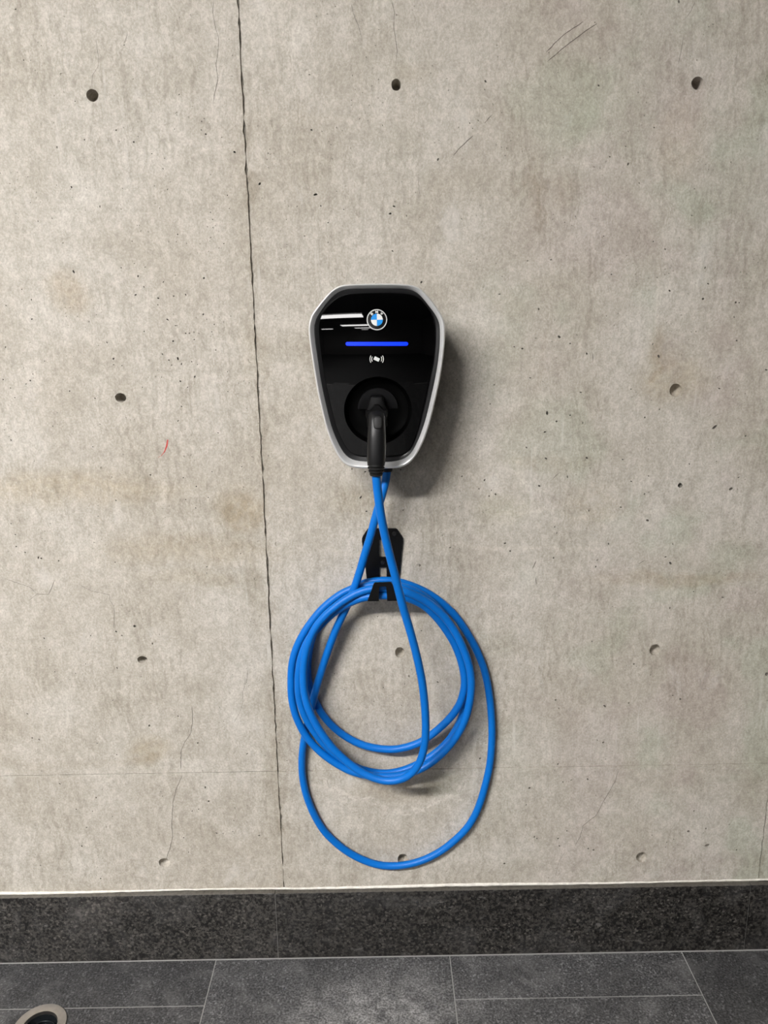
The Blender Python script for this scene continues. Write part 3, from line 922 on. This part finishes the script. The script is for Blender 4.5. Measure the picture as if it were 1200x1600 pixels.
obj('glass_face', surf_mesh('glass_face', v2, tr, 0), M['gloss'], ch)
rim = [gl, [np.array([q[0] + (q[0] - XA) * .006, q[1] + .0008, q[2] + (q[2] - 1.48) * .005]) for q in gl], [np.array([q[0] + (q[0] - XA) * .008, q[1] + .006, q[2] + (q[2] - 1.48) * .007]) for q in gl]]
obj('glass_edge', fix('glass_edge', *loft(rim)), M['gloss'], ch, True)
# socket recess: rounded lip, wall and dish floor, all leaning back with the face
rings = []
for s, dy in ((1.0, 0.0), (.992, .0006), (.975, .0016), (.95, .006), (.93, .016), (.88, .019), (.60, .020)):
    rings.append([np.array([DC[0] + DR * s * math.cos(a), ysurf(DC[0] + DR * s * math.cos(a), DC[2] + DR * s * math.sin(a)) + dy, DC[2] + DR * s * math.sin(a)]) for a in np.linspace(0, 2 * math.pi, 72, endpoint=False)])
v, f = loft(rings, True, False, True)
o = obj('socket_recess', fix('socket_recess', v, f), M['recess'], ch)
auto_smooth(o, 50)
# raised socket collar (its upper half catches the light)
SCc = S(590.5, 638, .004)
SR = (S(590.5 + 31.5, 638, 0)[0] - S(590.5 - 31.5, 638, 0)[0]) / 2
hd = [np.linspace(-.02, math.pi + .02, 48), ]
rings = []
for sc_, dy in ((1.0, .016), (1.0, .0035), (.985, .0022), (.93, .0020)):
    rg = [np.array([SCc[0] + SR * sc_ * math.cos(a), 0, SCc[2] + SR * sc_ * math.sin(a) + (1 - sc_) * .004]) for a in hd[0]]
    for q in rg:
        q[1] = ysurf(SCc[0], q[2]) + dy
    rings.append(rg)
v, f = loft(rings, True, False, True)
o = obj('socket_cover', fix('socket_cover', v, f), M['socket'], ch)
auto_smooth(o, 40)
# grommet under the housing for the fixed cable
g0 = P(604.5, 735, -.052)
gp = np.array([g0 + np.array([0, 0, .030]), g0 + np.array([0, 0, .012]), g0 + np.array([0, 0, .010]), g0 + np.array([0, 0, -.002])])
obj('cable_gland', mesh('cable_gland', *tube(gp, [.0155, .0155, .0125, .0115], 20)), M['rubber'], ch, True)


def decal(name, outline, holes, mat, off, parent, thick=True):
    """thin raised print on the face; outline in (x, z)"""
    def dense(poly):
        out = []
        for k in range(len(poly)):
            a, b = np.array(poly[k]), np.array(poly[(k + 1) % len(poly)])
            m = max(1, int(np.linalg.norm(b - a) / .004))
            out += [tuple(a + (b - a) * j / m) for j in range(m)]
        return out
    outline = dense(outline)
    A = np.array(outline)
    ex = []
    if not holes and np.ptp(A[:, 0]) > .01 and np.ptp(A[:, 1]) > .01:
        c = A.mean(0)
        ex = [tuple(c + (q - c) * s) for s in (.25, .5, .75) for q in A[::4]]
    v2, tr = cdt(outline, holes, ex)
    me = surf_mesh(name, v2, tr, off)
    return obj(name, me, mat, parent)


def dpx(pts):
    return [(lambda q: (q[0], q[2]))(S(a, b)) for a, b in pts]


# blue light bar
r = 2.9
cap = [(543 + r * math.cos(a), 537.2 + r * math.sin(a)) for a in np.linspace(math.pi / 2, 3 * math.pi / 2, 12)] + \
      [(634.8 + r * math.cos(a), 537.2 + r * math.sin(a)) for a in np.linspace(-math.pi / 2, math.pi / 2, 12)]
o = decal('light_bar', dpx(cap), [], M['led'], -.0005, ch)
o['label'] = 'glowing blue light bar'
# contactless sign: tilted card with two waves on each side
card = []
for sx, sy in ((1, 1), (-1, 1), (-1, -1), (1, -1)):
    for k in range(4):
        a = math.atan2(sy, sx) + (k - 1.5) * .28
        x, y = sx * 3.6 + .9 * math.cos(a), sy * 1.9 + .9 * math.sin(a)
        c, s = math.cos(.42), math.sin(.42)
        card.append((588.6 + x * c - y * s, 561 + x * s + y * c))
sign = decal('contactless_sign', dpx(card), [], M['white'], -.0003, ch)
for sgn in (-1, 1):
    for R_, h in ((7.6, .50), (10.4, .56)):
        a = np.linspace(-h, h, 12)
        cx_ = 588.6 + sgn * .2
        pts_ = [(cx_ + sgn * (R_ + .55) * math.cos(t), 561 + (R_ + .55) * math.sin(t) * 1.0) for t in a] + [(cx_ + sgn * (R_ - .55) * math.cos(t), 561 + (R_ - .55) * math.sin(t)) for t in a[::-1]]
        decal('wave', dpx(pts_), [], M['white'], -.0003, sign)
# round emblem
lc = S(588.9, 499.6)
ls = (S(598.9, 499.6)[0] - S(578.9, 499.6)[0]) / 20
cc = lambda rpx, n=64: circle(lc[0], lc[2], rpx * ls, n)
emb = decal('emblem', cc(15.0), [], M['black_print'], -.0002, ch)
decal('emblem_ring', cc(16.0), [cc(14.4)], M['grey_print'], -.0004, emb)
for k in range(4):
    a = np.linspace(k * math.pi / 2, (k + 1) * math.pi / 2, 18)
    q = [(lc[0], lc[2])] + [(lc[0] + 9.3 * ls * math.cos(t), lc[2] + 9.3 * ls * math.sin(t)) for t in a]
    decal('emblem_quarter', q, [], M['logo_blue'] if k in (1, 3) else M['white'], -.0004, emb)
for chx, ang in (('B', 40), ('M', 0), ('W', -40)):
    cu = bpy.data.curves.new('letter', 'FONT')
    cu.body = chx
    cu.align_x = 'CENTER'
    cu.size = 1.0
    cu.offset = .03
    tmp = bpy.data.objects.new('letter', cu)
    COL.objects.link(tmp)
    bpy.context.view_layer.update()
    me0 = bpy.data.meshes.new_from_object(tmp.evaluated_get(bpy.context.evaluated_depsgraph_get()))
    bpy.data.objects.remove(tmp)
    V = np.array([q.co[:2] for q in me0.vertices])
    V = (V - [(V[:, 0].min() + V[:, 0].max()) / 2, V[:, 1].min()]) / (V[:, 1].max() - V[:, 1].min())
    V[:, 0] *= 4.1 / (V[:, 0].max() - V[:, 0].min()) if chx != 'B' else 3.5 / (V[:, 0].max() - V[:, 0].min())
    V[:, 1] = V[:, 1] * 3.8 + 9.95
    t = math.radians(ang)
    W = np.stack([V[:, 0] * math.cos(t) - V[:, 1] * math.sin(t), V[:, 0] * math.sin(t) + V[:, 1] * math.cos(t)], 1) * ls + [lc[0], lc[2]]
    obj('letter', surf_mesh('letter', [tuple(q) for q in W], [tuple(p.vertices) for p in me0.polygons], -.0004), M['white'], emb)

# ------------------------------------------------------------------ cable hook
hk = root('cable_hook', 'black metal cable hook screwed to the wall under the charger', 'hook', (0, 0, 0))
HY = -.084


def slab(name, poly3, nrm, th, mat, parent, bevel=.0006):
    bm = bmesh.new()
    a = [bm.verts.new(tuple(q)) for q in poly3]
    fc = bm.faces.new(a)
    r = bmesh.ops.extrude_face_region(bm, geom=[fc])
    for e in r['geom']:
        if isinstance(e, bmesh.types.BMVert):
            e.co += Vector(tuple(nrm)) * th
    bmesh.ops.recalc_face_normals(bm, faces=bm.faces[:])
    bmesh.ops.triangulate(bm, faces=[f_ for f_ in bm.faces if len(f_.verts) > 4])
    return obj(name, bm_mesh(name, bm), mat, parent)


outl = [(577,826),(618,826),(621,827.3),(628.3,838.5),(629.2,841.5),(629.2,846),(623.6,902),(622.8,922),(604.2,922),(604,886.5),(593,886.5),(592.4,922),(573.6,922),(572.8,902),(565.6,846),(565.6,841.5),(566.6,838.5),(574,827.3)]
slot = [(592.3,843.5),(602.6,843.5),(602.6,870.5),(592.3,870.5)]
YP = -.0060
o3 = [P(a, b, YP) for a, b in outl]
s3 = [P(a, b, YP) for a, b in slot]
v2, tr = cdt([(q[0], q[2]) for q in o3], [[(q[0], q[2]) for q in s3]])
vv = [(a, YP, b) for a, b in v2] + [(a, -.0005, b) for a, b in v2]
ff = [tuple(t) for t in tr] + [tuple(i + len(v2) for i in t)[::-1] for t in tr]
for lp in (o3, s3):
    i0, m = len(vv), len(lp)
    vv += [(q[0], YP, q[2]) for q in lp] + [(q[0], -.0005, q[2]) for q in lp]
    ff += [(i0 + k, i0 + (k + 1) % m, i0 + m + (k + 1) % m, i0 + m + k) for k in range(m)]
obj('back_plate', fix('back_plate', vv, ff), M['hook'], hk)
# two tray arms and the upturned front lip joined at its top
zt = P(598, 936.5, HY)[2]
pb = P(598, 922, YP)[2]
for xs_ in ((573.6, 592.4, 574.6, 592.0), (604.2, 622.8, 605.0, 620.8)):
    a0, a1 = P(xs_[0], 921, YP), P(xs_[1], 921, YP)
    b0, b1 = P(xs_[2], 936.5, HY), P(xs_[3], 936.5, HY)
    sec = []
    for t in np.linspace(0, 1, 7):
        y = lerp(YP, HY, t)
        z = lerp(pb, zt, min(1, t * 3)) - .004 * math.sin(math.pi * t)
        xl, xr = lerp(a0[0], b0[0], t), lerp(a1[0], b1[0], t)
        sec.append([np.array([xl, y, z]), np.array([xr, y, z]), np.array([xr, y, z - .004]), np.array([xl, y, z - .004])])
    obj('tray_arm', fix('tray_arm', *loft(sec, True, True, True)), M['hook'], hk)
lip = [(574.6,938),(591.8,936.2),(592.6,916.8),(593.6,915.8),(602.4,915.6),(603.5,916.6),(604.8,936),(620.8,937),(613.2,912),(610.6,909),(586.2,909.6),(583.8,911.6)]
slab('front_lip', [P(a, b, HY) for a, b in lip], (0, -1, 0), .004, M['hook'], hk)
for sx_, sy_ in ((616.2, 834), (578.8, 834), (598.2, 879)):
    q = P(sx_, sy_, YP)
    bm = bmesh.new()
    n = 16
    prof = [(.0050, 0), (.0050, -.0012), (.0040, -.0024), (.0022, -.0026), (.0020, -.0012), (.0001, -.0012)]
    rings = [[np.array([q[0] + r_ * math.cos(a), YP + y_, q[2] + r_ * math.sin(a)]) for a in np.linspace(0, 2 * math.pi, n, endpoint=False)] for r_, y_ in prof]
    bm.free()
    o = obj('screw', fix('screw', *loft(rings)), M['screw'], hk)
    auto_smooth(o, 30)

# ------------------------------------------------------------------ charging cable with plug
cb = root('charging_cable', 'blue charging cable coiled on the hook with a black plug in the charger', 'cable', (0, 0, 0))
PATH = [
    (587.6,738,-.194),(588.6,752,-.193),(591.2,777,-.190),(595,804,-.185),(601.5,837,-.178),(608.5,866,-.172),(616,894,-.166),(624,927,-.160),(631,953,-.156),(640,983,-.150),(650,1020,-.144),(659,1062,-.138),(663.5,1100,-.133),(665.3,1138,-.128),(663,1166,-.124),(656.3,1190,-.119),(645,1206.5,-.114),(630,1216.5,-.109),(610,1220.5,-.103),(592,1218,-.098),(574,1211.3,-.094),(556,1201,-.090),(536,1184.8,-.086),(518,1166.8,-.083),(500,1142,-.079),(486,1116.5,-.076),(477.5,1092,-.073),(474,1067,-.071),(474.8,1037,-.069),(480.2,1010,-.067),(491,984,-.066),(508,962,-.065),(530,943.5,-.064),(551,930,-.063),(573,921.5,-.063),(597.5,918.5,-.063),(624,921.5,-.063),(648,930,-.063),(671,943,-.062),(693,962.5,-.062),(711,987,-.062),(724.5,1014.5,-.062),(733,1040,-.062),(736.3,1062,-.062),(736,1080,-.061),(732,1107,-.060),(723.5,1132,-.058),(708,1158,-.056),(688.5,1179.5,-.055),(666,1197,-.055),(640,1208,-.056),(610,1213,-.058),(580,1212.3,-.056),(554,1207,-.053),(534,1198,-.050),(512,1184,-.047),(491,1165.5,-.044),(474.5,1144,-.042),(462.5,1119,-.040),(456,1092,-.038),(454.8,1067,-.037),(456,1040,-.036),(461.5,1017,-.034),(472,994,-.032),(487,971,-.029),(504,951,-.026),(524,934,-.024),(545,922,-.024),(571,915.5,-.028),(597,913.5,-.040),(622,915.5,-.044),(643,921.5,-.042),(667,935,-.036),(690,957,-.031),(708,984,-.028),(721,1013,-.026),(728,1043,-.026),(729.5,1073,-.026),(726,1104,-.026),(716.5,1132,-.027),(701,1157,-.029),(680,1177,-.032),(655,1193,-.034),(630,1203.5,-.036),(608,1208,-.036),(584,1207,-.036),(562,1201,-.038),(540,1190,-.042),(512,1168.5,-.046),(493,1146,-.049),(478.5,1123,-.051),(469.5,1100,-.052),(466,1077,-.053),(466.5,1052,-.053),(470,1030,-.053),(478,1007,-.053),(489,990,-.053),(503,974,-.053),(519.5,959,-.053),(539,945.8,-.053),(558,936.8,-.055),(575,932.5,-.060),(597.5,930.5,-.064),(622,931.5,-.060),(641,936,-.052),(661,945.5,-.046),(680,962.5,-.043),(696,983,-.041),(710,1006,-.041),(719.5,1029.5,-.042),(724.8,1052,-.043),(726,1068,-.043),(724,1082,-.043),(719,1098,-.042),(708,1116,-.040),(692,1133,-.037),(673,1149,-.034),(655,1160.5,-.031),(631,1168.5,-.028),(607.5,1171,-.025),(575,1166.5,-.021),(548,1155.5,-.018),(524,1139,-.015),(505,1118,-.013),(495,1101,-.012),(486,1080,-.012),(481,1058,-.012),(481,1035,-.012),(484.5,1010,-.012),(491,988,-.012),(503,963,-.012),(520,943,-.012),(541,925.5,-.012),(562,914,-.0125),(578,909,-.0155),(597.5,907,-.0165),(618,908,-.0155),(633,911.8,-.013),(648,917,-.012),(668,926.5,-.012),(690,941.8,-.012),(711,962,-.012),(729,987.5,-.012),(744,1014.5,-.012),(755.5,1043,-.012),(762,1070,-.012),(766.5,1102,-.012),(768.7,1137,-.012),(768,1167.5,-.012),(765,1197,-.012),(759.5,1222,-.012),(752,1249,-.012),(742,1274,-.012),(726,1298,-.012),(696,1325,-.012),(666,1342,-.012),(638,1350.5,-.012),(615,1353,-.012),(592,1351.5,-.012),(564.6,1342.5,-.012),(536,1326,-.012),(509,1301.5,-.012),(492,1275,-.012),(481,1249,-.012),(475,1227,-.012),(472,1205,-.012),(472,1182,-.0125),(474.5,1160,-.015),(478.8,1138,-.019),(484,1116,-.024),(489.5,1093,-.029),(494.8,1073,-.031),(505.8,1037,-.034),(515,1010,-.036),(524,986,-.038),(533,966,-.040),(540.8,950,-.041),(548.5,932,-.043),(555.8,912.5,-.046),(563,890,-.050),(570,866,-.054),(578.5,838.5,-.058),(586,811,-.060),(593,786,-.060),(599.5,764,-.057),(603.6,745,-.053),(604.6,733,-.052),(604.6,722,-.052)]
pts = np.array([P(a, b, y) for a, b, y in PATH])
pts = resample(catmull(pts, 6), .004)
ker = np.exp(-np.linspace(-2, 2, 9) ** 2)
ker /= ker.sum()
for _ in range(2):
    pad = np.concatenate([np.repeat(pts[:1], 4, 0), pts, np.repeat(pts[-1:], 4, 0)])
    pts = np.stack([np.convolve(pad[:, k], ker, 'valid') for k in range(3)], 1)
CR = .0088
obj('cable', mesh('cable', *tube(pts, CR, 18)), M['cable'], cb, True)

# plug head: rounded trapezoid pushed into the socket
def rtrap(y, sx, sz, top=618.5, bot=668):
    c = P(588.7, 640, -.165)
    zt_, zb_ = P(588.7, top, -.165)[2], P(588.7, bot, -.165)[2]
    wt, wb = .0118, .0205
    cor = [(-wb, zb_), (wb, zb_), (wb, lerp(zt_, zb_, .46)), (wt, zt_), (-wt, zt_), (-wb, lerp(zt_, zb_, .46))]
    cc_ = np.array([0, (zt_ + zb_) / 2])
    out = []
    n = len(cor)
    for i in range(n):
        p0, p1, p2 = [np.array(cor[(i + d) % n]) for d in (-1, 0, 1)]
        a = p1 + (p0 - p1) / np.linalg.norm(p0 - p1) * .004
        b = p1 + (p2 - p1) / np.linalg.norm(p2 - p1) * .004
        for t in (0, .33, .66, 1):
            q = (1 - t) ** 2 * a + 2 * t * (1 - t) * p1 + t * t * b
            q = cc_ + (q - cc_) * np.array([sx, sz])
            out.append(np.array([c[0] + q[0], y, q[1]]))
    return out


rings = [rtrap(-.098, 1, 1), rtrap(-.150, 1, 1), rtrap(-.162, .99, .99), rtrap(-.1655, .94, .95), rtrap(-.167, .85, .88)]
plug = obj('plug', fix('plug', *loft(rings, True, True, True)), M['head'], cb)
auto_smooth(plug, 40)
# hand grip bending down from the head
spine = [(588.6,646,-.150,15.0),(588.6,650,-.164,14.6),(588.6,657,-.177,14.2),(588.6,668,-.184,14.0),(588.5,682,-.189,14.5),(588.3,700,-.192,14.9),(588.0,716,-.194,14.6),(587.8,725,-.195,13.9)]
sp = catmull([P(a, b, y) for a, b, y, r_ in spine], 6)
sr = catmull([(r_, 0, 0) for a, b, y, r_ in spine], 6)[:, 0] * .00124
T = np.gradient(sp, axis=0)
T /= np.linalg.norm(T, axis=1)[:, None]
rings = []
for q, t, r_ in zip(sp, T, sr):
    u = np.array([1.0, 0, 0])
    v_ = np.cross(t, u)
    v_ /= np.linalg.norm(v_)
    rg = []
    for a in np.linspace(0, 2 * math.pi, 32, endpoint=False):
        c, s = math.cos(a), math.sin(a)
        e = 2 / 2.5
        rg.append(q + r_ * (math.copysign(abs(c) ** e, c) * u + math.copysign(abs(s) ** e, s) * v_))
    rings.append(rg)
o = obj('grip', fix('grip', *loft(rings, True, True, True)), M['plug'], cb)
auto_smooth(o, 50)
# shoulder collar with a raised thumb ridge where the grip leaves the head
prof = [(571.2,641.5),(577.5,641),(580.5,638.5),(583.8,633),(586,631.6),(592,631.6),(594.4,633.5),(598,638.5),(601,641),(606,641.5),(606,649),(603,656),(574,656),(571.2,649)]
q3 = [P(a, b, -.170) for a, b in prof]
cz = np.mean(np.array(q3), 0)
rings = []
for y, s in ((-.150, .93), (-.166, 1.0), (-.172, 1.0), (-.176, .95), (-.179, .84)):
    rings.append([np.array([cz[0] + (q[0] - cz[0]) * s, y, cz[2] + (q[2] - cz[2]) * s]) for q in q3])
o = obj('shoulder_collar', fix('shoulder_collar', *loft(rings, True, True, True)), M['head'], cb)
auto_smooth(o, 30)
# thumb button
bc = P(590.0, 660.5, -.2005)
rings = []
for dy, s in ((.006, 1.0), (.0, 1.0), (-.0015, .92), (-.002, .78)):
    rg = []
    for a in np.linspace(0, 2 * math.pi, 28, endpoint=False):
        c, s_ = math.cos(a), math.sin(a)
        zz = math.copysign(abs(s_) ** .6, s_) * .0118 * s
        rg.append(np.array([bc[0] + math.copysign(abs(c) ** .6, c) * .0082 * s, bc[1] + dy - .16 * 0 + (.22 * zz), bc[2] + zz]))
    rings.append(rg)
o = obj('thumb_button', fix('thumb_button', *loft(rings, True, True, True)), M['rubber'], cb)
auto_smooth(o, 50)
# ribbed strain relief
srp = [(722,13.6),(726,13.8),(727.2,13.8),(727.6,10.6),(729.4,10.6),(729.8,13.6),(732.4,13.2),(732.8,9.6),(734.4,9.6),(734.8,12.6),(737.6,11.8),(738,8.4),(739.4,8.4),(739.8,10.8),(743,9.6),(743.4,8.2)]
sp = np.array([P(587.7, b, -.1945) for b, _ in srp])
o = obj('strain_relief', mesh('strain_relief', *tube(sp, [r_ * .00122 for _, r_ in srp], 32)), M['rubber'], cb)
auto_smooth(o, 30)

# ------------------------------------------------------------------ ceiling lamps of the garage
for lab, x, y, L, W_, s in LAMPS:
    lz, lh = (LAMP_NEAR_Z, .03) if y > -5 else (LAMP_Z, .012)
    lm = root('ceiling_lamp', lab, 'lamp', (x, y, lz))
    obj('lamp_housing', box_mesh('lamp_housing', (x - L / 2 - .02, y - W_ / 2 - .02, lz), (x + L / 2 + .02, y + W_ / 2 + .02, lz + .05), .004), M['lamp_metal'], lm)
    mm = n_.m.copy()
    mm.node_tree.nodes['Principled BSDF'].inputs['Emission Strength'].default_value = s
    obj('diffuser', box_mesh('diffuser', (x - L / 2, y - W_ / 2, lz - lh), (x + L / 2, y + W_ / 2, lz - .0005), .003), mm, lm)
    for sx_ in (-1, 1):
        obj('hanger', box_mesh('hanger', (x + sx_ * L * .35 - .003, y - .003, lz + .05), (x + sx_ * L * .35 + .003, y + .003, ZC)), M['hook'], lm)
